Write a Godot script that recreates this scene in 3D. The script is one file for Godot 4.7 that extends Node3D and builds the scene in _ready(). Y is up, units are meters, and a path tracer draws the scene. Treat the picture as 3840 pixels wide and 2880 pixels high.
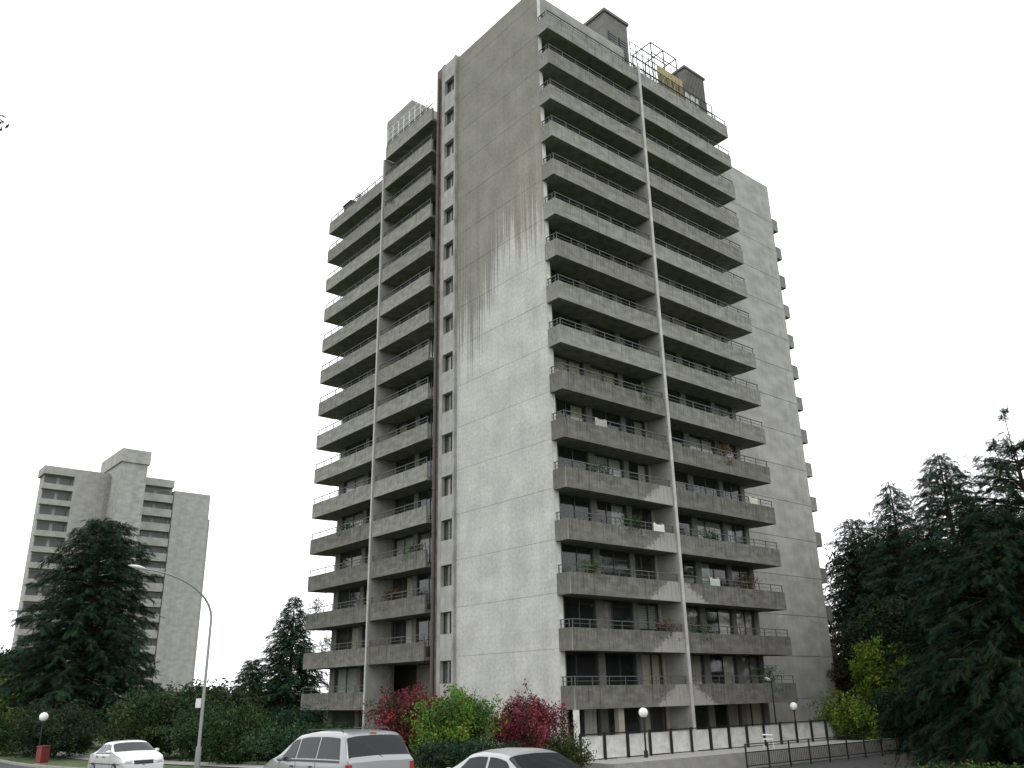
extends Node3D
# A weathered concrete apartment tower on a street corner under a white overcast sky.
# Site frame: U runs along the tower's right face, V along its left face, origin at the near corner of the balconies.
const ANG := 0.7013
const A := Vector2(2.728, 43.749)      # corner: metres right of the camera, metres ahead
const STOREY := 2.7
const FIRST := 2.73                    # underside of the lowest balcony
var UX := Vector2(cos(ANG), sin(ANG))
var VX := Vector2(-sin(ANG), cos(ANG))
var rng := RandomNumberGenerator.new()
var taken := {}
var M := {}
var cache := {}

# ---------------------------------------------------------------- mesh builder
class MB:
	var v := PackedVector3Array()
	var n := PackedVector3Array()
	var uv := PackedVector2Array()
	var ix := PackedInt32Array()
	func quad(a, b, c, d, t = null):        # counter-clockwise seen from the front
		var nn: Vector3 = (b - a).cross(d - a)
		if nn.length() < 1e-9: nn = (c - b).cross(d - b)
		nn = nn.normalized()
		var k := v.size()
		v.append_array([a, b, c, d])
		n.append_array([nn, nn, nn, nn])
		if t == null: uv.append_array([Vector2(0, 1), Vector2(1, 1), Vector2(1, 0), Vector2(0, 0)])
		else: uv.append_array(t)
		ix.append_array([k, k + 2, k + 1, k, k + 3, k + 2])
	func tri(a, b, c):
		var nn: Vector3 = (b - a).cross(c - a).normalized()
		var k := v.size()
		v.append_array([a, b, c]); n.append_array([nn, nn, nn])
		uv.append_array([Vector2(0, 1), Vector2(1, 1), Vector2(0.5, 0)])
		ix.append_array([k, k + 2, k + 1])
	func box(x0, y0, z0, x1, y1, z1):
		var p = [Vector3(x0, y0, z0), Vector3(x1, y0, z0), Vector3(x1, y1, z0), Vector3(x0, y1, z0), Vector3(x0, y0, z1), Vector3(x1, y0, z1), Vector3(x1, y1, z1), Vector3(x0, y1, z1)]
		quad(p[4], p[5], p[6], p[7])
		quad(p[1], p[0], p[3], p[2])
		quad(p[0], p[4], p[7], p[3])
		quad(p[5], p[1], p[2], p[6])
		quad(p[7], p[6], p[2], p[3])
		quad(p[0], p[1], p[5], p[4])
	func bx(u0, u1, y0, y1, v0, v1):        # in the site frame (local z is -V)
		box(u0, y0, -v1, u1, y1, -v0)
	func bar(a: Vector3, b: Vector3, r: float, sides := 6, r2 := -1.0):
		tube([a, b], [r, r if r2 < 0 else r2], sides)
	func tube(p: Array, r: Array, sides := 6):
		var k0 := v.size()
		var side := Vector3.ZERO
		for i in p.size():
			var d: Vector3 = (p[min(i + 1, p.size() - 1)] - p[max(i - 1, 0)]).normalized()
			if side == Vector3.ZERO: side = d.cross(Vector3.RIGHT if absf(d.x) < 0.8 else Vector3.UP)
			side = (side - d * side.dot(d)).normalized()
			var up := d.cross(side)
			for j in sides + 1:
				var q := TAU * j / sides
				var nn := side * cos(q) + up * sin(q)
				v.append(p[i] + nn * r[i]); n.append(nn); uv.append(Vector2(float(j) / sides, float(i) / max(1, p.size() - 1)))
		for i in p.size() - 1:
			for j in sides:
				var a := k0 + i * (sides + 1) + j
				var b := a + sides + 1
				ix.append_array([a, b, a + 1, a + 1, b, b + 1])
		for e in [0, p.size() - 1]:
			var k := v.size()
			var dd: Vector3 = (p[1] - p[0]) if e else (p[0] - p[1])
			if e: dd = p[e] - p[e - 1]
			dd = dd.normalized()
			v.append(p[e]); n.append(dd); uv.append(Vector2.ZERO)
			for j in sides + 1:
				v.append(v[k0 + e * (sides + 1) + j]); n.append(dd); uv.append(Vector2.ZERO)
			for j in sides:
				if e: ix.append_array([k, k + 2 + j, k + 1 + j])
				else: ix.append_array([k, k + 1 + j, k + 2 + j])
	func grid(f: Callable, nu: int, nv: int, flip := false):
		var k0 := v.size()
		var p := []
		for i in nu + 1:
			for j in nv + 1:
				p.append(f.call(float(i) / nu, float(j) / nv))
		for i in nu + 1:
			for j in nv + 1:
				var a: Vector3 = p[min(i + 1, nu) * (nv + 1) + j] - p[max(i - 1, 0) * (nv + 1) + j]
				var b: Vector3 = p[i * (nv + 1) + min(j + 1, nv)] - p[i * (nv + 1) + max(j - 1, 0)]
				var nn := a.cross(b).normalized()
				if flip: nn = -nn
				v.append(p[i * (nv + 1) + j]); n.append(nn); uv.append(Vector2(float(i) / nu, float(j) / nv))
		for i in nu:
			for j in nv:
				var a := k0 + i * (nv + 1) + j
				var b := a + nv + 1
				if flip: ix.append_array([a, b, a + 1, a + 1, b, b + 1])
				else: ix.append_array([a, a + 1, b, a + 1, b + 1, b])
	func ball(c: Vector3, rx: float, ry: float, rz: float, nu := 16, nv := 10):
		grid(func(s, t): return c + Vector3(rx * cos(TAU * s) * sin(PI * t), -ry * cos(PI * t), rz * sin(TAU * s) * sin(PI * t)), nu, nv, true)
	func lathe(c: Vector3, prof: Array, sides := 14):   # prof: [radius, height]
		tube(prof.map(func(q): return c + Vector3(0, q[1], 0)), prof.map(func(q): return q[0]), sides)
	func mesh(m: Material) -> ArrayMesh:
		var a := []
		a.resize(Mesh.ARRAY_MAX)
		a[Mesh.ARRAY_VERTEX] = v; a[Mesh.ARRAY_NORMAL] = n; a[Mesh.ARRAY_TEX_UV] = uv; a[Mesh.ARRAY_INDEX] = ix
		var r := ArrayMesh.new()
		r.add_surface_from_arrays(Mesh.PRIMITIVE_TRIANGLES, a)
		r.surface_set_material(0, m)
		return r

# ---------------------------------------------------------------- node helpers
func numbered(called: String) -> String:
	if not taken.has(called):
		taken[called] = 0
		return called
	taken[called] += 1
	return "%s_%03d" % [called, taken[called]]
func place(mesh: Mesh, called: String, parent: Node, at := Vector3.ZERO) -> MeshInstance3D:
	var o := MeshInstance3D.new()
	o.name = called if parent != self else numbered(called)
	o.mesh = mesh
	parent.add_child(o, true)
	o.position = at
	return o
func part(b: MB, called: String, m: Material, parent: Node, at := Vector3.ZERO) -> MeshInstance3D:
	return place(b.mesh(m), called, parent, at)
func tag(o: Node, label: String, category: String, group := ""):
	o.set_meta("label", label); o.set_meta("category", category)
	if group != "": o.set_meta("group", group)
func thing(called: String, label: String, category: String, at: Vector3, turn := 0.0, group := "") -> Node3D:
	var o := Node3D.new()
	o.name = numbered(called)
	add_child(o, true)
	o.position = at; o.rotation.y = turn
	tag(o, label, category, group)
	return o
func struct(b: MB, called: String, m: Material, at := Vector3.ZERO) -> MeshInstance3D:
	var o := part(b, called, m, self, at)
	o.set_meta("kind", "structure")
	return o
func W(u: float, v: float, y := 0.0) -> Vector3:        # site frame to world
	var p := A + UX * u + VX * v
	return Vector3(p.x, y, -p.y)
func site_of(x: float, d: float) -> Vector2:
	var q := Vector2(x, d) - A
	return Vector2(q.dot(UX), q.dot(VX))
func street_h(v: float) -> float: return clampf(0.95 - 0.025 * (v + 8.0), 0.0, 1.05)
func ground_h(u: float, v: float) -> float:
	var s := street_h(v) * clampf((-3.0 - u) / 9.0, 0.0, 1.0)
	if u < -25.0: s += 0.75 * smoothstep(-25.0, -28.5, u)
	if u > -17.0: s += 0.12 * clampf((-4.0 - u) / 6.0, 0.0, 1.0)
	return s
func on_ground(x: float, d: float) -> Vector3:
	var q := site_of(x, d)
	return Vector3(x, ground_h(q.x, q.y), -d)

# ---------------------------------------------------------------- materials
func lin(r: float, g: float, b: float) -> Color: return Color(r, g, b).linear_to_srgb()
func plain(called: String, c: Color, rough := 0.8, metal := 0.0) -> StandardMaterial3D:
	var m := StandardMaterial3D.new()
	m.albedo_color = c; m.roughness = rough; m.metallic = metal
	M[called] = m
	return m
func noise(seed_: int, freq: float, oct := 4) -> FastNoiseLite:
	var f := FastNoiseLite.new()
	f.seed = seed_; f.frequency = freq; f.fractal_octaves = oct
	return f
func grain_texture(seed_: int, base: Color, spread: float, size := 512, streak := 0.0) -> ImageTexture:
	var a := noise(seed_, 4.0 / size, 5).get_seamless_image(size, size)
	var b := noise(seed_ + 7, 40.0 / size, 3).get_seamless_image(size, size)
	a.convert(Image.FORMAT_L8); b.convert(Image.FORMAT_L8)
	var da := a.get_data()
	var db := b.get_data()
	var st := noise(seed_ + 3, 0.045, 3)
	var cols := PackedFloat32Array()
	for x in size: cols.append(st.get_noise_1d(x) * streak)
	var out := PackedByteArray()
	out.resize(size * size * 3)
	for y in size:
		for x in size:
			var i := y * size + x
			var k: float = 1.0 + spread * ((da[i] - 128) / 128.0 * 0.8 + (db[i] - 128) / 128.0 * 0.45) + cols[x]
			out[i * 3] = clampi(int(base.r * 255 * k), 0, 255)
			out[i * 3 + 1] = clampi(int(base.g * 255 * k), 0, 255)
			out[i * 3 + 2] = clampi(int(base.b * 255 * k), 0, 255)
	return ImageTexture.create_from_image(Image.create_from_data(size, size, false, Image.FORMAT_RGB8, out))
func grained(called: String, base: Color, spread: float, metres: float, rough := 0.9, seed_ := 1, streak := 0.0) -> StandardMaterial3D:
	var m := StandardMaterial3D.new()
	m.albedo_texture = grain_texture(seed_, base, spread, 384, streak)
	m.roughness = rough
	m.uv1_triplanar = true
	m.uv1_world_triplanar = true
	m.uv1_scale = Vector3.ONE / metres
	M[called] = m
	return m
func wall_texture() -> ImageTexture:      # the blank street wall: old damp concrete above, washed pale concrete below, ragged runs between
	var w := 256
	var h := 2048
	var big := noise(11, 0.012, 4)
	var fine := noise(12, 0.09, 3)
	var runs := noise(13, 0.055, 3)
	var runs2 := noise(14, 0.16, 2)
	var boards := PackedFloat32Array()
	for y in h: boards.append(0.022 * runs2.get_noise_1d(float(y / 26) * 41.0) + (-0.03 if y % 26 == 0 else 0.0))
	var out := PackedByteArray()
	out.resize(w * h * 3)
	for x in w:
		var s := float(x) / w                # 0 = at the stairs, 1 = at the balconies
		var edge := lerpf(24.2, 27.6, smoothstep(0.15, 0.5, s)) + 2.6 * runs.get_noise_1d(x * 1.6) + 4.0 * runs2.get_noise_1d(x * 1.3) + 1.6 * smoothstep(0.25, 0.6, s)
		var tall := 0.5 + 2.4 * (runs2.get_noise_1d(x * 2.2 + 300) + 0.3)
		var rk := runs2.get_noise_1d(x * 1.7 + 90) * 0.10 + runs.get_noise_1d(x * 0.7 + 900) * 0.06
		for y in h:
			var m := 47.3 * (1.0 - float(y) / h)
			var damp := smoothstep(edge - 0.5, edge + 0.5 + maxf(tall, 0.2), m + 0.5 * fine.get_noise_2d(x * 3.0, y * 0.2))
			var old := 0.5 + 0.5 * big.get_noise_2d(x * 1.2 + 50, y * 0.35 + 20)
			var c := Vector3(0.705, 0.705, 0.69).lerp(Vector3(0.51, 0.506, 0.474), damp)
			c = c.lerp(Vector3(0.60, 0.565, 0.53), damp * smoothstep(0.45, 0.8, s) * smoothstep(39.0, 31.0, m) * 0.7)
			var k := 1.0 + 0.09 * big.get_noise_2d(x * 1.4, y * 0.8) + 0.075 * fine.get_noise_2d(x * 1.5, y * 1.0) + boards[y] + rk * (0.35 + 1.3 * damp * smoothstep(36.0, 29.0, m)) - 0.06 * damp * old
			var i := (y * w + x) * 3
			out[i] = clampi(int(c.x * 255 * k), 0, 255)
			out[i + 1] = clampi(int(c.y * 255 * k), 0, 255)
			out[i + 2] = clampi(int(c.z * 255 * k), 0, 255)
	return ImageTexture.create_from_image(Image.create_from_data(w, h, false, Image.FORMAT_RGB8, out))
func spandrel_texture(seed_: int, dirt_dim: float, wash: int) -> ImageTexture:   # wash: 1 clean corner at the right end, -1 at the left end
	var w := 512
	var h := 80
	var big := noise(seed_, 0.014, 4)
	var fine := noise(seed_ + 1, 0.11, 3)
	var runs := noise(seed_ + 2, 0.075, 3)
	var runs2 := noise(seed_ + 4, 0.21, 2)
	var out := PackedByteArray()
	out.resize(w * h * 3)
	for x in w:
		var s := float(x) / w
		var reach := 0.45 + 0.9 * runs.get_noise_1d(x) + 0.5 * runs2.get_noise_1d(x * 1.4)
		var amt := clampf(0.35 + 1.3 * runs2.get_noise_1d(x + 500), 0.0, 1.0)
		for y in h:
			var t := float(y) / h                # 0 at the top edge
			var streak := amt * smoothstep(reach + 0.18, reach - 0.18, t)
			var b := big.get_noise_2d(x, y * 2.0)
			var d := clampf(dirt_dim + 0.45 * b, 0.0, 1.0)
			var c := Vector3(0.575, 0.578, 0.556).lerp(Vector3(0.375, 0.368, 0.342), d)  # dark end holds both grime and the dimmer light low down
			var k := 1.0 - (0.16 + 0.16 * dirt_dim) * streak + 0.05 * fine.get_noise_2d(x, y)
			if wash != 0:
				var e := (s if wash > 0 else 1.0 - s)
				var clean := smoothstep(0.0, 0.05, e - (0.66 + 0.20 * (1.0 - t) + 0.05 * fine.get_noise_2d(x * 0.6, y * 0.6)) - (0.10 if wash < 0 else 0.0))
				c = c.lerp(Vector3(0.64, 0.635, 0.61), clean * 0.85)
			var i := (y * w + x) * 3
			out[i] = clampi(int(c.x * 255 * k), 0, 255)
			out[i + 1] = clampi(int(c.y * 255 * k), 0, 255)
			out[i + 2] = clampi(int(c.z * 255 * k), 0, 255)
	return ImageTexture.create_from_image(Image.create_from_data(w, h, false, Image.FORMAT_RGB8, out))
func textured(called: String, t: Texture2D, rough := 0.9) -> StandardMaterial3D:
	var m := StandardMaterial3D.new()
	m.albedo_texture = t; m.roughness = rough
	M[called] = m
	return m
func glass(called: String, c: Color, alpha: float) -> StandardMaterial3D:
	var m := StandardMaterial3D.new()
	m.albedo_color = Color(c.r, c.g, c.b, alpha)
	m.transparency = BaseMaterial3D.TRANSPARENCY_ALPHA
	m.roughness = 0.04
	M[called] = m
	return m
func leafy(called: String) -> StandardMaterial3D:
	var m := StandardMaterial3D.new()
	m.vertex_color_use_as_albedo = true
	m.roughness = 0.9
	m.metallic_specular = 0.15
	m.cull_mode = BaseMaterial3D.CULL_DISABLED
	m.backlight_enabled = true
	m.backlight = Color(0.10, 0.12, 0.07)
	M[called] = m
	return m
func make_materials():
	grained("concrete", lin(0.29, 0.288, 0.272), 0.16, 5.0, 0.92, 21, 0.05)
	grained("rear_concrete", lin(0.33, 0.327, 0.31), 0.14, 6.0, 0.92, 41, 0.06)
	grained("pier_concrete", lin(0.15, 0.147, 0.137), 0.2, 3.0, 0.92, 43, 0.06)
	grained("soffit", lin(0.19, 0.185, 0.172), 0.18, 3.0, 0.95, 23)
	grained("old_concrete", lin(0.24, 0.238, 0.225), 0.18, 4.0, 0.92, 25, 0.07)
	grained("pale_concrete", lin(0.47, 0.465, 0.445), 0.10, 4.0, 0.9, 27, 0.04)
	grained("beige_wall", lin(0.33, 0.30, 0.25), 0.12, 3.0, 0.9, 28)
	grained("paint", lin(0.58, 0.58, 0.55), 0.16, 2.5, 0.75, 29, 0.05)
	grained("grass", lin(0.055, 0.085, 0.022), 0.5, 3.0, 0.95, 31)
	grained("asphalt", lin(0.055, 0.055, 0.056), 0.25, 2.0, 0.9, 33)
	grained("paving", lin(0.30, 0.295, 0.28), 0.14, 2.2, 0.9, 35)
	grained("bark", lin(0.055, 0.04, 0.028), 0.4, 0.8, 0.95, 37, 0.2)
	textured("street_wall", wall_texture())
	for i in 5: textured("spandrel_%d" % i, spandrel_texture(100 + i * 9, 0.22 + 0.07 * i, 0))
	for i in 4: textured("dirty_dim_%d" % i, spandrel_texture(200 + i * 9, 0.72 + 0.06 * i, 0))  # lower floors: real dirt and damp, plus their weaker light put into the colour
	for i in 2: textured("washed_right_%d" % i, spandrel_texture(300 + i * 9, 0.75, 1))
	textured("washed_left", spandrel_texture(350, 0.78, -1))
	grained("brown_wall", lin(0.13, 0.108, 0.098), 0.2, 3.0, 0.9, 45, 0.08)
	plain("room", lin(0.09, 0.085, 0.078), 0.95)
	plain("frame", lin(0.09, 0.09, 0.09), 0.45, 0.6)
	plain("pale_frame", lin(0.55, 0.55, 0.53), 0.5)
	plain("rail", lin(0.085, 0.088, 0.085), 0.7)
	plain("black_iron", lin(0.014, 0.014, 0.015), 0.5, 0.2)
	plain("pipe", lin(0.085, 0.066, 0.06), 0.75)
	plain("white_metal", lin(0.72, 0.72, 0.72), 0.45)
	plain("globe", lin(0.85, 0.85, 0.83), 0.25)
	plain("ochre", lin(0.33, 0.27, 0.13), 0.8)
	plain("dark_clad", lin(0.085, 0.085, 0.09), 0.8)
	plain("lamp_grey", lin(0.27, 0.29, 0.285), 0.6)
	plain("red_paint", lin(0.20, 0.035, 0.032), 0.6)
	plain("pot", lin(0.20, 0.085, 0.05), 0.85)
	var cc := [lin(0.62, 0.61, 0.57), lin(0.50, 0.47, 0.40), lin(0.42, 0.47, 0.43), lin(0.34, 0.32, 0.30), lin(0.55, 0.52, 0.40)]
	for i in cc.size():
		var m := plain("cloth_%d" % i, cc[i], 0.95)
		m.cull_mode = BaseMaterial3D.CULL_DISABLED
	glass("pane", lin(0.05, 0.06, 0.06), 0.22)
	plain("tint", lin(0.022, 0.024, 0.026), 0.06).metallic_specular = 0.3
	plain("far_glass", lin(0.07, 0.072, 0.072), 0.3)
	plain("tyre", lin(0.018, 0.018, 0.018), 0.85)
	plain("rim", lin(0.45, 0.45, 0.46), 0.35, 0.8)
	plain("tail_red", lin(0.28, 0.015, 0.015), 0.2)
	plain("clear_lamp", lin(0.6, 0.6, 0.6), 0.12)
	plain("amber", lin(0.55, 0.22, 0.04), 0.25)
	plain("plastic", lin(0.03, 0.03, 0.032), 0.6)
	for q in [["silver_paint", lin(0.27, 0.28, 0.285)], ["white_paint", lin(0.62, 0.63, 0.63)], ["pale_silver", lin(0.38, 0.39, 0.395)]]:
		var m := plain(q[0], q[1], 0.32, 0.25)
		m.clearcoat_enabled = true; m.clearcoat = 0.8; m.clearcoat_roughness = 0.08
	leafy("leaf")

# ---------------------------------------------------------------- main
func _ready():
	var cam := Camera3D.new()
	cam.name = "camera"
	add_child(cam)
	cam.position = Vector3(0, 3.4, 0)
	cam.rotation = Vector3(0.3468, 0, -0.02035)
	cam.fov = 48.04
	cam.near = 0.1
	cam.far = 3000
	cam.current = true
	var sky_mat := ProceduralSkyMaterial.new()
	sky_mat.sky_top_color = Color(0.985, 0.99, 1.0)
	sky_mat.sky_horizon_color = Color(0.985, 0.99, 1.0)
	sky_mat.ground_horizon_color = Color(0.6, 0.6, 0.6)
	sky_mat.ground_bottom_color = Color(0.3, 0.3, 0.3)
	sky_mat.sky_energy_multiplier = 1.3
	sky_mat.ground_energy_multiplier = 0.4
	sky_mat.sun_angle_max = 0.0
	var sky := Sky.new()
	sky.sky_material = sky_mat
	var env := Environment.new()
	env.background_mode = Environment.BG_SKY
	env.sky = sky
	env.tonemap_mode = Environment.TONE_MAPPER_LINEAR
	env.tonemap_exposure = 1.0
	env.sdfgi_enabled = true; env.ssao_enabled = true; env.ssil_enabled = true
	var we := WorldEnvironment.new()
	we.name = "environment"
	we.environment = env
	add_child(we)
	var sun := DirectionalLight3D.new()
	sun.name = "sun"
	sun.light_energy = 0.22
	sun.light_angular_distance = 20.0
	sun.light_color = Color(1.0, 0.98, 0.95)
	sun.shadow_enabled = true
	add_child(sun)
	sun.rotation_degrees = Vector3(-58, -35, 0)
	make_materials()
	build_ground()
	build_tower()
	build_far_tower()
	build_terrace()
	build_vehicles()
	build_street_things()
	build_planting()
	build_balcony_things()

# ---------------------------------------------------------------- ground
func sheet(us: Array, vs: Array, lift: float, f: Callable) -> MB:
	var b := MB.new()
	for i in us.size() - 1:
		for j in vs.size() - 1:
			var p := []
			for q in [[i, j], [i + 1, j], [i + 1, j + 1], [i, j + 1]]:
				p.append(W(us[q[0]], vs[q[1]], f.call(us[q[0]], vs[q[1]]) + lift))
			b.quad(p[0], p[1], p[2], p[3])
	return b
func steps(a: float, b: float, d: float) -> Array:
	var r := []
	var k := int(ceil((b - a) / d))
	for i in k + 1: r.append(a + (b - a) * i / k)
	return r
func build_ground():
	var vs := [-1500.0, -400.0, -120.0] + steps(-80, 80, 4) + [140.0, 400.0, 1800.0]
	var us := [-1500.0, -300.0, -80.0, -40.0, -32.0, -28.5, -27.4, -26.2, -25.0, -17.0, -16.9, -13.4, -11.7, -10.0, -8.0, -6.0, -4.0, -3.0, 0.0, 10.0, 30.0, 80.0, 300.0, 1500.0]
	struct(sheet(us, vs, -0.03, ground_h), "ground", M.grass)
	var rv := steps(-80, 140, 4)
	struct(sheet([-25.0, -21.0, -17.0], rv, 0.0, func(_u, v): return street_h(v)), "road", M.asphalt)
	struct(sheet([-13.4, -11.7], rv, 0.01, ground_h), "sidewalk", M.paving)
	for q in [-17.0, -25.15]:
		var b := MB.new()
		for i in rv.size() - 1:
			var h0 := street_h(rv[i])
			var h1 := street_h(rv[i + 1])
			var p := [W(q, rv[i], h0 - 0.2), W(q + 0.15, rv[i], h0 - 0.2), W(q + 0.15, rv[i], h0 + 0.13), W(q, rv[i], h0 + 0.13), W(q, rv[i + 1], h1 - 0.2), W(q + 0.15, rv[i + 1], h1 - 0.2), W(q + 0.15, rv[i + 1], h1 + 0.13), W(q, rv[i + 1], h1 + 0.13)]
			b.quad(p[3], p[2], p[6], p[7])
			b.quad(p[4], p[0], p[3], p[7])
			b.quad(p[1], p[5], p[6], p[2])
		struct(b, "kerb", M.paving)
	struct(sheet([-2.5, 4.0, 12.0, 24.0], [-15.0, -9.0, -5.2], -0.018, ground_h), "driveway", M.asphalt)
	var line := MB.new()
	for i in range(-70, 120, 9):
		line.quad(W(-21.06, i, street_h(i) + 0.006), W(-20.94, i, street_h(i) + 0.006), W(-20.94, i + 3, street_h(i + 3) + 0.006), W(-21.06, i + 3, street_h(i + 3) + 0.006))
	struct(line, "road_marking", M.ochre)

# ---------------------------------------------------------------- the tower
func level(n: int) -> float: return FIRST + (15 - n) * STOREY
func window(t: Node3D, w: float, h: float, at: Vector3, turn: float, kind: int, mull: float):
	var key := "win %.2f %.2f %.2f" % [w, h, mull]
	if not cache.has(key):
		var b := MB.new()
		b.box(0, 0, -0.04, w, 0.06, 0.04); b.box(0, h - 0.06, -0.04, w, h, 0.04)
		b.box(0, 0.06, -0.039, 0.05, h - 0.06, 0.039); b.box(w - 0.05, 0.06, -0.039, w, h - 0.06, 0.039)
		if mull > 0: b.box(w * mull - 0.03, 0.06, -0.038, w * mull + 0.03, h - 0.06, 0.038)
		cache[key] = b.mesh(M.frame)
		var g := MB.new()
		g.quad(Vector3(0.05, 0.06, 0.0), Vector3(w - 0.05, 0.06, 0.0), Vector3(w - 0.05, h - 0.06, 0.0), Vector3(0.05, h - 0.06, 0.0))
		cache[key + "g"] = g.mesh(M.pane)
	var o := place(cache[key], "window", t, at)
	o.rotation.y = turn
	place(cache[key + "g"], "pane", o)
	if kind <= 0: return
	var c := (kind - 1) % 5
	var style: int = (kind - 1) / 5        # 0 drawn across, 1 drawn to the left, 2 to the right, 3 half-lowered blind
	var k2 := "cur %.2f %.2f %d %d" % [w, h, c, style]
	if not cache.has(k2):
		var b := MB.new()
		var x0 := 0.06 if style != 2 else w * 0.58
		var x1 := w - 0.06 if style != 1 else w * 0.42
		if style < 3:
			var waves := int((x1 - x0) / 0.16) + 2
			b.grid(func(s, q): return Vector3(lerpf(x0, x1, s), 0.04 + q * (h - 0.1), -0.16 + 0.035 * sin(s * waves * TAU * 0.5 + 0.4 * q)), waves * 4, 2, true)
		else:
			for i in 14: b.box(0.07, h * 0.45 + i * h * 0.036, -0.14, w - 0.07, h * 0.45 + i * h * 0.036 + h * 0.028, -0.125)
		cache[k2] = b.mesh(M["cloth_%d" % c])
	place(cache[k2], "curtain" if style < 3 else "blind", o)
func railing_mesh(w: float) -> ArrayMesh:
	var key := "rail %.2f" % w
	if not cache.has(key):
		var b := MB.new()
		b.box(0.05, 0.39, -0.03, w - 0.05, 0.435, 0.03)
		b.box(0.05, 0.19, -0.012, w - 0.05, 0.215, 0.012)
		var k := maxi(1, int(w / 1.15))
		for i in k + 1:
			var x := 0.12 + (w - 0.24) * i / k
			b.box(x - 0.02, 0.0, -0.02, x + 0.02, 0.39, 0.02)
		cache[key] = b.mesh(M.rail)
	return cache[key]
func balcony(t: Node3D, n: int, side: int, a: float, b: float, mat: Material, opt := {}):
	# side 0: right face (a..b along U), side 1: left face (a..b along V), side 2: far end of the rear block
	var y := level(n)
	var m := MB.new()
	var s := MB.new()
	var hh := 1.06
	if side == 0:
		m.bx(maxf(a + 0.02, 0.17), b - 0.02, y, y + 0.2, 0.16, 1.0)
		m.bx(maxf(a + 0.02, 0.37), b - 0.02, y, y + 0.2, 1.0, 4.0)
		s.bx(a, b, y - 0.02, y + hh, 0.0, 0.16)
	elif side == 1:
		m.bx(-0.28, 3.6, y, y + 0.2, a + 0.02, b - 0.02)
		s.bx(-0.44, -0.28, y - 0.02, y + hh, a, b)
	else:
		m.bx(28.2, 29.6, y, y + 0.2, a + 0.16, b)
		s.bx(29.6, 29.75, y - 0.02, y + hh, a, b)
		s.bx(28.2, 29.6, y - 0.02, y + hh, a, a + 0.15)
	if opt.get("far", false):
		if side == 0: s.bx(b - 0.16, b, y - 0.02, y + hh, 0.16, 1.5)
		else: s.bx(-0.28, 1.1, y - 0.02, y + hh, b - 0.16, b)
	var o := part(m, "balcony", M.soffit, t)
	part(s, "spandrel", mat, o)
	if opt.get("near", false):
		s = MB.new()
		s.bx(a, a + 0.16, y - 0.02, y + hh, 0.16, 0.995)
		part(s, "spandrel", opt.end, o)
	if side == 0: place(railing_mesh(b - a), "railing", o, Vector3(a, y + hh, -0.08))
	elif side == 1:
		var r := place(railing_mesh(b - a), "railing", o, Vector3(-0.36, y + hh, -b))
		r.rotation.y = -PI / 2
	if opt.get("near", false):
		var r := place(railing_mesh(0.84), "railing", o, Vector3(a + 0.08, y + hh, -0.16))
		r.rotation.y = PI / 2
func pick_curtain() -> int:
	var r := rng.randf()
	if r < 0.3: return 0
	return 1 + rng.randi_range(0, 4) + 5 * [0, 0, 1, 2, 2, 3][rng.randi_range(0, 5)]
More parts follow.
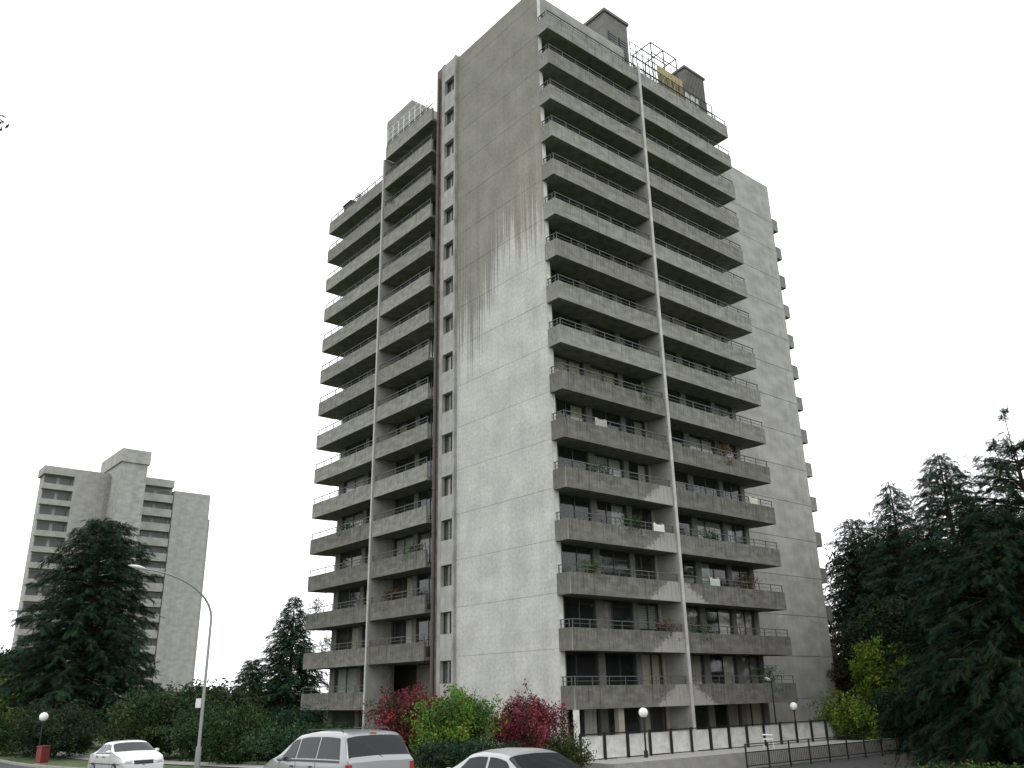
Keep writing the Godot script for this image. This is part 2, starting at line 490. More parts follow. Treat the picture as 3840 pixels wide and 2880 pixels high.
func build_tower():
	rng.seed = 4
	var t := thing("apartment_tower", "tall weathered grey concrete apartment tower with long rows of balconies and a blank streaked wall", "building", W(0, 0, 0), ANG)
	var b: MB
	# inner rooms and core
	b = MB.new()
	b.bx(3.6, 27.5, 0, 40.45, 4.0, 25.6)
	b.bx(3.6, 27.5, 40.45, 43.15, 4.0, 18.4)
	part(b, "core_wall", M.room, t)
	# blank street wall, one pour lift above another with open joints
	var top := 47.3
	b = MB.new()
	b.bx(0.02, 0.35, 0, top - 0.05, 1.02, 9.68)
	part(b, "wall_core", M.concrete, t)
	var lifts := [0.0]
	for n in range(15, -1, -1): lifts.append(level(n) + 0.1)
	lifts.append(46.0); lifts.append(top)
	for i in lifts.size() - 1:
		var y0: float = lifts[i] + (0.009 if i else 0.0)
		var y1: float = lifts[i + 1] - 0.009
		b = MB.new()
		var z0 := -9.7
		var z1 := -1.0
		var f0 := 1.0 - y0 / 47.3
		var f1 := 1.0 - y1 / 47.3
		b.quad(Vector3(0, y0, z0), Vector3(0, y0, z1), Vector3(0, y1, z1), Vector3(0, y1, z0), [Vector2(0, f0), Vector2(1, f0), Vector2(1, f1), Vector2(0, f1)])
		b.quad(Vector3(0, y1, z0), Vector3(0, y1, z1), Vector3(0.36, y1, z1), Vector3(0.36, y1, z0), [Vector2(0, f1), Vector2(1, f1), Vector2(1, f1), Vector2(0, f1)])
		b.quad(Vector3(0.36, y0, z0), Vector3(0.36, y0, z1), Vector3(0, y0, z1), Vector3(0, y0, z0), [Vector2(0, f0), Vector2(1, f0), Vector2(1, f0), Vector2(0, f0)])
		b.quad(Vector3(0, y0, z1), Vector3(0.36, y0, z1), Vector3(0.36, y1, z1), Vector3(0, y1, z1), [Vector2(0.98, f0), Vector2(1, f0), Vector2(1, f1), Vector2(0.98, f1)])
		part(b, "wall_panel", M.street_wall, t)
	# paler strip on the blank wall's end: the light it catches, put into colour
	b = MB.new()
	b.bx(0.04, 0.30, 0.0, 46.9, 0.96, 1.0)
	part(b, "lit_wall_edge", M.paint, t)
	# stair shaft with one window a floor
	b = MB.new()
	b.bx(-0.2, 0.36, 0, 47.5, 10.93, 11.28)
	part(b, "stair_pier", M.concrete, t)
	b = MB.new()
	b.bx(-0.2, 0.36, 0, 47.5, 9.62, 9.80)
	part(b, "stair_pier", M.concrete, t)
	b = MB.new()
	b.bx(0.36, 1.1, 0, 47.0, 9.7, 12.2)
	part(b, "stair_shaft", M.old_concrete, t)
	for k in 17:
		var yc := 4.72 + STOREY * k
		b = MB.new()
		var lo := 0.0 if k == 0 else yc - STOREY + 0.62
		var hi: float = minf(yc - 0.62, 47.4) if k < 16 else 47.4
		b.bx(-0.19, 0.35, lo, hi, 9.80, 10.93)
		part(b, "stair_panel", M.rear_concrete, t)
		if k < 16:
			window(t, 1.13, 1.24, Vector3(0.08, yc - 0.62, -10.93), -PI / 2, 11 if k % 3 == 0 else 7 if k % 3 == 1 else 0, 0.55)
			b = MB.new()
			b.bx(-0.12, 0.12, yc - 0.6, yc + 0.6, 9.801, 9.83)
			part(b, "window_reveal", M.paint, t)
	# dark slot with a rain pipe between the stairs and the left balconies
	b = MB.new()
	b.tube([Vector3(-0.28, 0.1, -11.6), Vector3(-0.28, 46.5, -11.6)], [0.11, 0.11], 10)
	for i in 16: b.tube([Vector3(-0.28, 2.0 + i * 2.7, -11.6), Vector3(-0.28, 2.12 + i * 2.7, -11.6)], [0.14, 0.14], 10)
	part(b, "rain_pipe", M.pipe, t)
	# dividing fins, each with a paler front edge
	b = MB.new()
	b.bx(8.42, 8.68, 0.0, 44.6, -0.06, 2.0)
	var fin := part(b, "divider_fin", M.concrete, t)
	b = MB.new()
	b.bx(8.45, 8.65, 0.0, 44.65, -0.10, -0.06)
	part(b, "pale_edge", M.pale_concrete, fin)
	b = MB.new()
	b.bx(-0.50, 1.6, 0.0, 43.2, 18.57, 18.78)
	fin = part(b, "divider_fin", M.concrete, t)
	b = MB.new()
	b.bx(-0.54, -0.50, 0.0, 43.2, 18.61, 18.74)
	part(b, "pale_edge", M.pale_concrete, fin)
	b = MB.new()
	b.bx(-0.17, 0.36, 0.0, 47.45, 11.28, 11.95)
	part(b, "slot_wall", M.brown_wall, t)
	# balconies
	for n in 16:
		var low := n >= 10
		var dirty_dim := "dirty_dim_%d" % (n % 4)
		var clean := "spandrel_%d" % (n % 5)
		var left_mat: Material = M["washed_right_%d" % (n % 2)] if n >= 11 else M[dirty_dim] if n >= 9 else M["spandrel_%d" % ((n * 3 + 1) % 5)]
		balcony(t, n, 0, -0.03, 8.42, left_mat, {"near": true, "end": M[dirty_dim] if n >= 9 else M[clean]})
		balcony(t, n, 0, 8.68, 18.6, (M.washed_left if n == 15 or n == 13 else M[dirty_dim]) if low else M[clean], {"far": true})
		if n < 15: balcony(t, n, 1, 12.2, 18.55, M["dirty_dim_%d" % ((n + 1) % 4)] if n > 11 else M["spandrel_%d" % ((n * 2) % 5)])
		if n > 0: balcony(t, n, 1, 18.8, 27.4, M["dirty_dim_%d" % ((n + 2) % 4)] if n > 10 else M["spandrel_%d" % ((n + 2) % 5)], {"far": true})
		if n > 0 and n < 15: balcony(t, n, 2, 3.45, 9.0, M["spandrel_%d" % ((n + 1) % 5)])
	# back walls: piers between the window bays, and the windows
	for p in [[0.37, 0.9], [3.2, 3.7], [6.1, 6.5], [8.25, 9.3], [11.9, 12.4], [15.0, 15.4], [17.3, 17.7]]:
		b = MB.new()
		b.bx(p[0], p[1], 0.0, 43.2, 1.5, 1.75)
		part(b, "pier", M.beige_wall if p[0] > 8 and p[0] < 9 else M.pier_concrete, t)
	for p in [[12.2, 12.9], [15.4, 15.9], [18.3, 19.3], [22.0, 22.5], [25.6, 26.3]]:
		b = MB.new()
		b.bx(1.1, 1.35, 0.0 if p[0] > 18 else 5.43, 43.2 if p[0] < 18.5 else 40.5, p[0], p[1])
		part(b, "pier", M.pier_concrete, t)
	for n in range(0, 17):
		var y := level(n) + 0.2
		var h := STOREY - 0.2
		if n > 0:
			for q in [[0.9, 3.2], [3.7, 6.1], [6.5, 8.25], [9.3, 11.9], [12.4, 15.0], [15.4, 17.3]]:
				window(t, q[1] - q[0], h, Vector3(q[0], y, -1.62), 0, pick_curtain(), 0.5 if rng.randf() < 0.6 else 0.34)
			for q in [[12.9, 15.4], [15.9, 18.3]]:
				if n < 15: window(t, q[1] - q[0], h, Vector3(1.22, y, -q[1]), -PI / 2, pick_curtain(), 0.5)
			for q in [[19.3, 22.0], [22.5, 25.6]]:
				if n > 1 and n < 16: window(t, q[1] - q[0], h, Vector3(1.22, y, -q[1]), -PI / 2, pick_curtain(), 0.5)
	# party walls that close the rooms at their ends
	b = MB.new()
	b.bx(17.4, 17.7, 0, 43.2, 1.75, 3.0)
	part(b, "end_wall", M.concrete, t)
	b = MB.new()
	b.bx(1.35, 4.0, 0, 40.5, 26.0, 26.3)
	part(b, "end_wall", M.concrete, t)
	# entrance recess under the inner left bay
	b = MB.new()
	b.bx(1.3, 3.5, 0, 5.4, 12.2, 12.5)
	b.bx(3.3, 3.6, 0, 5.4, 12.5, 18.5)
	part(b, "entrance_wall", M.beige_wall, t)
	b = MB.new()
	b.bx(3.22, 3.30, 0.05, 2.4, 14.2, 16.6)
	part(b, "entrance_door", M.frame, t)
	# rear block, set back on the right
	for i in lifts.size() - 3:
		var y0: float = lifts[i] + (0.018 if i else 0.0)
		var y1: float = lifts[i + 1] - 0.018 if i < lifts.size() - 4 else 44.2
		b = MB.new()
		b.bx(17.7, 28.2, y0, y1, 3.0, 3.3)
		part(b, "rear_panel", M.rear_concrete, t)
	b = MB.new()
	b.bx(17.75, 28.15, 0, 44.1, 3.04, 3.34)
	b.bx(27.9, 28.2, 0, 43.3, 3.34, 25.0)
	part(b, "rear_wall", M.old_concrete, t)
	# roofs
	b = MB.new()
	b.bx(0.36, 28.0, 43.18, 43.38, 4.02, 18.7)
	b.bx(1.1, 28.0, 40.46, 40.66, 18.7, 26.3)
	b.bx(3.6, 28.0, 40.66, 43.18, 18.5, 18.7)
	part(b, "roof_slab", M.concrete, t)
	b = MB.new()
	b.bx(0.36, 8.7, 43.4, 46.0, 1.5, 11.6)
	part(b, "top_storey", M.old_concrete, t)
	b = MB.new()
	b.bx(0.36, 8.8, 45.7, 47.2, 1.38, 1.6)
	b.bx(8.6, 8.8, 45.7, 47.2, 1.6, 11.6)
	part(b, "parapet", M.concrete, t)
	# rooftop plant room with louvred openings
	b = MB.new()
	b.bx(8.82, 11.3, 43.4, 51.9, 3.0, 7.4)
	b.bx(8.7, 11.42, 51.9, 52.15, 2.88, 7.5)
	var ph := part(b, "plant_room", M.pier_concrete, t)
	for i in 2:
		b = MB.new()
		var x0 := 9.1 + i * 1.1
		b.bx(x0, x0 + 0.8, 48.4, 50.2, 2.90, 2.985)
		part(b, "louvre_frame", M.dark_clad, ph)
		for k in 7:
			b = MB.new()
			b.bx(x0 + 0.04, x0 + 0.76, 48.5 + k * 0.24, 48.6 + k * 0.24, 2.86, 2.90)
			part(b, "slat", M.frame, ph)
	b = MB.new()
	b.bx(16.6, 19.0, 43.4, 50.0, 1.9, 4.6)
	b.bx(16.5, 19.1, 50.0, 50.2, 1.8, 4.7)
	ph = part(b, "chimney_block", M.pier_concrete, t)
	for k in 12:
		b = MB.new()
		b.bx(16.7 + k * 0.19, 16.78 + k * 0.19, 43.6, 49.9, 1.84, 1.9)
		part(b, "slat", M.pier_concrete, ph)
	b = MB.new()
	b.bx(2.0, 5.0, 40.7, 50.2, 18.75, 22.6)
	part(b, "lift_house", M.old_concrete, t)
	# roof terrace: wire fence, trellis frame, ochre and white screens
	b = MB.new()
	for i in 15:
		var x := 8.95 + i * 0.66
		b.bar(Vector3(x, 43.4, -0.9), Vector3(x, 47.7 if i < 5 else 46.5, -0.9), 0.035, 5)
	for y in [44.9, 45.7, 46.5]: b.bar(Vector3(8.95, y, -0.9), Vector3(18.2, y, -0.9), 0.03, 5)
	for y in [47.1, 47.7]: b.bar(Vector3(8.95, y, -0.9), Vector3(11.6, y, -0.9), 0.03, 5)
	for i in 30: b.bar(Vector3(8.95 + i * 0.32, 44.9, -0.9), Vector3(9.27 + i * 0.32, 46.5, -0.9), 0.012, 4)
	for i in 30: b.bar(Vector3(9.27 + i * 0.32, 44.9, -0.9), Vector3(8.95 + i * 0.32, 46.5, -0.9), 0.012, 4)
	part(b, "roof_fence", M.black_iron, t)
	b = MB.new()
	for x in [11.6, 13.0, 14.5]:
		for z in [-1.1, -2.9]: b.bar(Vector3(x, 43.4, z), Vector3(x, 49.2, z), 0.05, 6)
		b.bar(Vector3(x, 49.2, -1.1), Vector3(x, 49.2, -2.9), 0.045, 6)
	for z in [-1.1, -2.0, -2.9]: b.bar(Vector3(11.6, 49.2, z), Vector3(14.5, 49.2, z), 0.045, 6)
	for y in [47.4, 48.3]: b.bar(Vector3(11.6, y, -1.1), Vector3(14.5, y, -1.1), 0.04, 6)
	part(b, "trellis_frame", M.black_iron, t)
	for k in 7:
		b = MB.new()
		b.bx(12.0 + k * 0.42, 12.36 + k * 0.42, 44.6, 47.3, 1.0, 1.04)
		part(b, "screen_board", M.ochre, t)
	for k in 4:
		b = MB.new()
		b.bx(15.1 + k * 0.42, 15.46 + k * 0.42, 44.6, 46.4, 1.0, 1.04)
		part(b, "screen_board", M.white_metal, t)
	# white terrace rail above the inner left bay, and an aerial
	b = MB.new()
	for i in 9:
		var z := -12.3 - i * 0.77
		b.bar(Vector3(-0.36, 44.5, z), Vector3(-0.36, 45.9, z), 0.03, 5)
	for y in [44.95, 45.4, 45.9]: b.bar(Vector3(-0.36, y, -12.3), Vector3(-0.36, y, -18.5), 0.03, 5)
	part(b, "terrace_rail", M.white_metal, t)
	b = MB.new()
	b.bar(Vector3(0.6, 43.4, -12.4), Vector3(0.6, 48.6, -12.4), 0.04, 6)
	for y in [47.6, 48.0, 48.4]: b.bar(Vector3(0.6, y, -12.1), Vector3(0.6, y, -12.7), 0.02, 5)
	part(b, "aerial", M.lamp_grey, t)
	# painted corner post of the ground floor
	b = MB.new()
	b.bx(-0.02, 0.2, 0.0, 2.70, 0.0, 0.2)
	part(b, "corner_post", M.paint, t)
	b = MB.new()
	b.bx(3.2, 3.6, 0.0, 2.72, 0.3, 0.6)
	part(b, "corner_post", M.beige_wall, t)
	b = MB.new()
	b.bx(18.2, 18.6, 0.0, 2.70, 0.1, 0.4)
	part(b, "corner_post", M.beige_wall, t)

# ---------------------------------------------------------------- the far tower
func build_far_tower():
	var t := thing("apartment_block", "pale concrete apartment block with a raised stair core, far behind the dark conifer", "building", W(0, 132, 0), ANG)
	var b := MB.new()                  # local V is measured from its front
	b.bx(1.6, 6.2, 0, 42.5, 1.3, 4.5)
	b.bx(6.2, 17.8, 0, 42.7, 0, 16.0)
	b.bx(17.8, 23.8, 0, 42.6, 1.3, 16.0)
	b.bx(23.8, 30.7, 0, 41.1, 0, 16.0)
	b.bx(30.7, 31.4, 0, 36.6, 1.0, 15.0)
	part(b, "wall", M.rear_concrete, t)
	b = MB.new()
	b.bx(1.2, 6.2, 41.3, 42.7, 0.0, 4.7)
	b.bx(17.8, 23.6, 41.6, 43.0, 0.0, 14.0)
	part(b, "roof", M.rear_concrete, t)
	b = MB.new()
	b.bx(12.0, 16.4, 0, 44.6, -6.5, 6.0)
	b.bx(11.7, 16.7, 43.6, 46.0, -6.8, 6.0)
	part(b, "stair_core", M.rear_concrete, t)
	b = MB.new()
	b.bx(11.4, 12.0, 0, 42.0, -1.2, 0)
	part(b, "fin", M.old_concrete, t)
	for n in 15:
		var y := 0.6 + n * 2.72
		for q in [[1.3, 6.2], [17.8, 23.6]]:
			b = MB.new()
			b.bx(q[0], q[1], y, y + 0.18, 0.12, 1.3)
			if q[0] > 10: b.bx(q[0], q[1], y, y + 1.45, 0.0, 0.12)
			else: b.bx(q[0], q[1], y, y + 0.95, 0.0, 0.12)
			part(b, "balcony", M.rear_concrete, t)
			for k in 2:
				b = MB.new()
				var x0: float = q[0] + 0.4 + k * (q[1] - q[0]) * 0.5
				b.bx(x0, x0 + (q[1] - q[0]) * 0.38, y + 0.3, y + 2.4, 1.24, 1.3)
				part(b, "window", M.far_glass, t)

# ---------------------------------------------------------------- terrace, fences
func build_terrace():
	var b := MB.new()
	b.bx(-3.0, 20.0, 0.0, 0.72, -5.2, -3.2)
	var o := part(b, "walkway", M.paving, self, W(0, 0))
	o.rotation.y = ANG; o.set_meta("kind", "structure")
	b = MB.new()
	b.bx(-3.0, 18.0, -0.2, 0.10, -3.2, 1.4)
	o = part(b, "patio", M.paving, self, W(0, 0))
	o.rotation.y = ANG; o.set_meta("kind", "structure")
	var t := thing("patio_fence", "fence of white panels between black posts in front of the ground floor patios", "fence", W(0, 0), ANG)
	b = MB.new()
	b.bx(-2.85, 17.6, 0.0, 0.72, -3.2, -3.0)
	part(b, "base_wall", M.pale_concrete, t)
	var spots := [-2.85]
	while spots[-1] < 16.4: spots.append(spots[-1] + 1.46)
	for i in spots.size():
		b = MB.new()
		b.bx(spots[i] - 0.035, spots[i] + 0.035, 0.72, 1.82, -3.22, -3.12)
		part(b, "post", M.black_iron, t)
		if i < spots.size() - 1:
			b = MB.new()
			b.bx(spots[i] + 0.06, spots[i + 1] - 0.06, 0.78, 1.68, -3.10, -3.06)
			part(b, "panel", M.paint, t)
	b = MB.new()
	b.bx(-2.9, 16.5, 1.74, 1.79, -3.20, -3.15)
	part(b, "top_rail", M.black_iron, t)
	t = thing("ramp_railing", "black iron railing with thin upright bars along the concrete walkway", "railing", W(0, 0), ANG)
	b = MB.new()
	for i in 11:
		var x := 4.7 + i * 1.7
		b.bar(Vector3(x, 0.0, 6.0), Vector3(x, 1.15, 6.0), 0.045, 6)
	part(b, "post", M.black_iron, t)
	b = MB.new()
	for y in [0.22, 0.78, 1.12]: b.bar(Vector3(4.7, y, 6.0), Vector3(21.7, y, 6.0), 0.026, 6)
	part(b, "rail", M.black_iron, t)
	b = MB.new()
	for i in 113: b.bar(Vector3(4.7 + i * 0.15, 0.22, 6.0), Vector3(4.7 + i * 0.15, 0.78, 6.0), 0.011, 4)
	var s := part(b, "bars", M.black_iron, t)
	s.set_meta("kind", "stuff")

# ---------------------------------------------------------------- vehicles
func prof(p: Array, x: float) -> float:
	for i in p.size() - 1:
		if x <= p[i + 1][0]:
			return lerpf(p[i][1], p[i + 1][1], clampf((x - p[i][0]) / (p[i + 1][0] - p[i][0]), 0, 1))
	return p[-1][1]
func smooth_prof(p: Array, x: float, r: float) -> float:
	return (prof(p, x - r) + prof(p, x - r * 0.5) + prof(p, x) * 2.0 + prof(p, x + r * 0.5) + prof(p, x + r)) / 6.0
func car_point(c: Dictionary, x: float, t: float) -> Vector3:      # t: -1 left sill .. 0 roof middle .. 1 right sill
	var s := signf(t) if t != 0 else 1.0
	var q := 1.0 - absf(t)                                          # 0 at the sill, 1 in the middle
	var yt := smooth_prof(c.top, x, 0.09)
	var yb: float = minf(c.belt + 0.03 * x / c.len, yt - 0.03)
	var w: float = c.half * (1.0 - 0.10 * pow(clampf((x - c.len * 0.78) / (c.len * 0.22), 0, 1), 2) - 0.06 * pow(clampf((0.5 - x) / 0.5, 0, 1), 2))
	var wr: float = w * 0.98 - c.tumble * (yt - yb)
	var k := [[0.0, w * 0.93, 0.24], [0.10, w * 0.985, 0.40], [0.25, w, 0.62], [0.42, w * 0.985, yb], [0.66, wr + 0.02, yt - minf(0.10, (yt - yb) * 0.5)], [0.74, wr - 0.05, yt - 0.035 * minf(1, (yt - yb) * 3)], [0.85, wr * 0.62, yt - 0.003], [1.0, 0.0, yt + 0.012]]
	for i in k.size() - 1:
		if q <= k[i + 1][0] + 1e-6:
			var f: float = clampf((q - k[i][0]) / (k[i + 1][0] - k[i][0]), 0, 1)
			return Vector3(x, lerpf(k[i][2], k[i + 1][2], f), s * lerpf(k[i][1], k[i + 1][1], f))
	return Vector3(x, yt, 0)
func car_patch(c: Dictionary, x: Array, t: Array, nu := 8, nv := 6, off := 0.008) -> MB:   # corners in order: (x,t) x 4
	var b := MB.new()
	var f := func(s, r):
		var xx: float = lerpf(lerpf(x[0], x[1], s), lerpf(x[3], x[2], s), r)
		var tt: float = lerpf(lerpf(t[0], t[1], s), lerpf(t[3], t[2], s), r)
		var p := car_point(c, xx, tt)
		var ex := car_point(c, xx + 0.02, tt) - car_point(c, xx - 0.02, tt)
		var et := car_point(c, xx, tt + 0.01) - car_point(c, xx, tt - 0.01)
		var nn := ex.cross(et).normalized()
		if nn.y < 0 and absf(nn.y) > absf(nn.z): nn = -nn
		if nn.z * p.z < 0: nn = -nn
		return p + nn * off
	b.grid(f, nu, nv)
	var mid := b.v.size() / 2
	if b.n[mid].dot(b.v[mid] - Vector3(b.v[mid].x, 0.6, 0)) < 0:
		b = MB.new()
		b.grid(f, nu, nv, true)
	return b
func car(called: String, label: String, at: Vector3, turn: float, pitch: float, c: Dictionary) -> Node3D:
	var t := thing(called, label, c.get("category", "car"), at, turn)
	t.rotation.z = pitch
	var b := MB.new()
	var L: float = c.len
	b.grid(func(s, r): return car_point(c, L * (s + 0.02 * sin(TAU * s)) if s > 0 and s < 1 else L * s, -1.0 + 2.0 * r), 44, 40, true)
	for e in [0.0, L]:                       # closed ends
		var mid := Vector3(e, 0.55, 0)
		for j in 40:
			var p := car_point(c, e, -1.0 + 2.0 * j / 40.0)
			var q := car_point(c, e, -1.0 + 2.0 * (j + 1) / 40.0)
			if e == 0.0: b.tri(mid, p, q)
			else: b.tri(mid, q, p)
	part(b, "body", M[c.paint], t)
	for s in [-1, 1]:
		for w in c.side:
			part(car_patch(c, w, [s * 0.55, s * 0.55, s * 0.355, s * 0.355]), "side_window", M.tint, t)
	part(car_patch(c, [c.rear[0], c.rear[0], c.rear[1], c.rear[1]], [-0.29, 0.29, 0.30, -0.30], 14, 8), "rear_window", M.tint, t)
	part(car_patch(c, [c.front[0], c.front[0], c.front[1], c.front[1]], [-0.29, 0.29, 0.29, -0.29], 14, 8), "windscreen", M.tint, t)
	for s in [-1, 1]:
		for x in c.seams:
			part(car_patch(c, [x, x + 0.016, x + 0.016, x], [s * 0.92, s * 0.92, s * 0.585, s * 0.585], 1, 8, 0.004), "door_gap", M.plastic, t)
		part(car_patch(c, [c.side[0][0], c.side[-1][1], c.side[-1][1], c.side[0][0]], [s * 0.582, s * 0.582, s * 0.562, s * 0.562], 16, 2, 0.012), "belt_trim", M.plastic, t)
		part(car_patch(c, [0.35, L - 0.35, L - 0.35, 0.35], [s * 0.80, s * 0.80, s * 0.775, s * 0.775], 16, 2, 0.014), "side_moulding", M.plastic, t)
		for x in [0.85, L - 0.9]:
			var wz: float = s * (c.half - 0.10)
			b = MB.new()
			b.tube([Vector3(x, 0.32, wz - 0.11), Vector3(x, 0.32, wz - 0.09), Vector3(x, 0.32, wz + 0.09), Vector3(x, 0.32, wz + 0.11)], [0.27, 0.32, 0.32, 0.27], 20)
			var wh := part(b, "wheel", M.tyre, t)
			b = MB.new()
			b.tube([Vector3(x, 0.32, wz - 0.115), Vector3(x, 0.32, wz + 0.115)], [0.20, 0.20], 16)
			part(b, "rim", M.rim, wh)
		b = MB.new()
		b.ball(Vector3(L * 0.68, c.belt + 0.08, s * (c.half + 0.08)), 0.10, 0.075, 0.11, 10, 8)
		part(b, "mirror", M[c.paint], t)
		var y0: float = c.light[0]
		var y1: float = c.light[1]
		b = MB.new()
		b.box(-0.02, y0, s * (c.half * 0.90) - 0.07, 0.12, y1, s * (c.half * 0.90) + 0.035)
		part(b, "tail_light", M.tail_red, t)
		b = MB.new()
		b.ball(Vector3(L - 0.10, 0.66, s * c.half * 0.66), 0.12, 0.08, 0.17, 12, 8)
		part(b, "headlight", M.clear_lamp, t)
		for k in c.handles:
			b = MB.new()
			b.box(k, c.belt - 0.12, s * c.half - 0.012, k + 0.16, c.belt - 0.085, s * c.half + 0.03)
			part(b, "door_handle", M.plastic, t)
	b = MB.new()
	b.box(-0.07, 0.30, -c.half * 0.93, 0.12, 0.54, c.half * 0.93)
	part(b, "rear_bumper", M[c.paint], t)
	b = MB.new()
	b.box(L - 0.12, 0.28, -c.half * 0.86, L + 0.05, 0.52, c.half * 0.86)
	part(b, "front_bumper", M[c.paint], t)
	b = MB.new()
	b.box(L - 0.10, 0.56, -0.36, L + 0.012, 0.70, 0.36)
	part(b, "grille", M.plastic, t)
	b = MB.new()
	b.box(-0.035, 0.66, -0.17, 0.0, 0.80, 0.17)
	part(b, "number_plate", M.white_metal, t)
	return t
func build_vehicles():
	var g := ANG + PI / 2
	# silver minivan
	var c := {"len": 4.85, "half": 0.96, "belt": 1.02, "tumble": 0.26, "paint": "silver_paint", "category": "van",
		"top": [[-0.3, 0.95], [0.0, 1.0], [0.06, 1.06], [0.36, 1.62], [0.55, 1.69], [1.2, 1.73], [2.2, 1.73], [2.9, 1.66], [3.95, 1.10], [4.5, 0.93], [4.8, 0.74], [4.85, 0.62], [5.2, 0.6]],
		"side": [[0.42, 1.55, 1.55, 0.62], [1.62, 2.62, 2.58, 1.62], [2.70, 3.66, 3.06, 2.66]], "rear": [0.10, 0.37], "front": [3.85, 3.02],
		"light": [0.74, 0.98], "handles": [1.75, 2.75], "seams": [1.58, 2.64, 3.55]}
	var t := car("minivan", "silver minivan parked at the kerb with a wide tinted rear window", W(-18.3, -12.35, street_h(-10) - 0.04), g, -0.025, c)
	var b := MB.new()
	b.box(0.40, 1.665, -0.09, 0.46, 1.695, 0.09)
	part(b, "brake_light", M.amber, t)
	b = MB.new()
	b.bar(Vector3(0.06, 1.10, 0.05), Vector3(0.24, 1.40, -0.30), 0.012, 5)
	part(b, "rear_wiper", M.plastic, t)
	for s in [-1, 1]:
		b = MB.new()
		b.tube([Vector3(0.75, 1.70, s * 0.66), Vector3(0.85, 1.76, s * 0.66), Vector3(2.5, 1.765, s * 0.66), Vector3(2.6, 1.70, s * 0.66)], [0.016, 0.016, 0.016, 0.016], 6)
		part(b, "roof_rail", M.plastic, t)
	# pale sedan behind it
	c = {"len": 4.5, "half": 0.86, "belt": 0.93, "tumble": 0.34, "paint": "pale_silver",
		"top": [[-0.3, 0.78], [0.0, 0.80], [0.08, 0.93], [0.75, 0.985], [1.45, 1.36], [1.75, 1.41], [2.3, 1.42], [2.65, 1.37], [3.4, 0.98], [4.2, 0.83], [4.45, 0.68], [4.5, 0.58], [5.0, 0.55]],
		"side": [[1.0, 1.95, 1.95, 1.38], [2.03, 3.05, 2.62, 2.03]], "rear": [0.82, 1.40], "front": [3.32, 2.72],
		"light": [0.62, 0.84], "handles": [1.25, 2.15], "seams": [1.15, 1.99, 3.0]}
	t = car("sedan", "pale silver sedan with a thin aerial parked behind the minivan", W(-18.0, -19.0, street_h(-17) - 0.07), g, -0.01, c)
	b = MB.new()
	b.bar(Vector3(2.55, 1.38, -0.45), Vector3(2.35, 1.85, -0.46), 0.008, 5)
	part(b, "aerial", M.plastic, t)
	# white car coming the other way
	c = c.duplicate(true)
	c.paint = "white_paint"
	car("sedan", "white sedan facing this way on the street below the dark conifer", W(-17.9, 10.3, street_h(8.3) - 0.05), g + PI, 0.025, c)

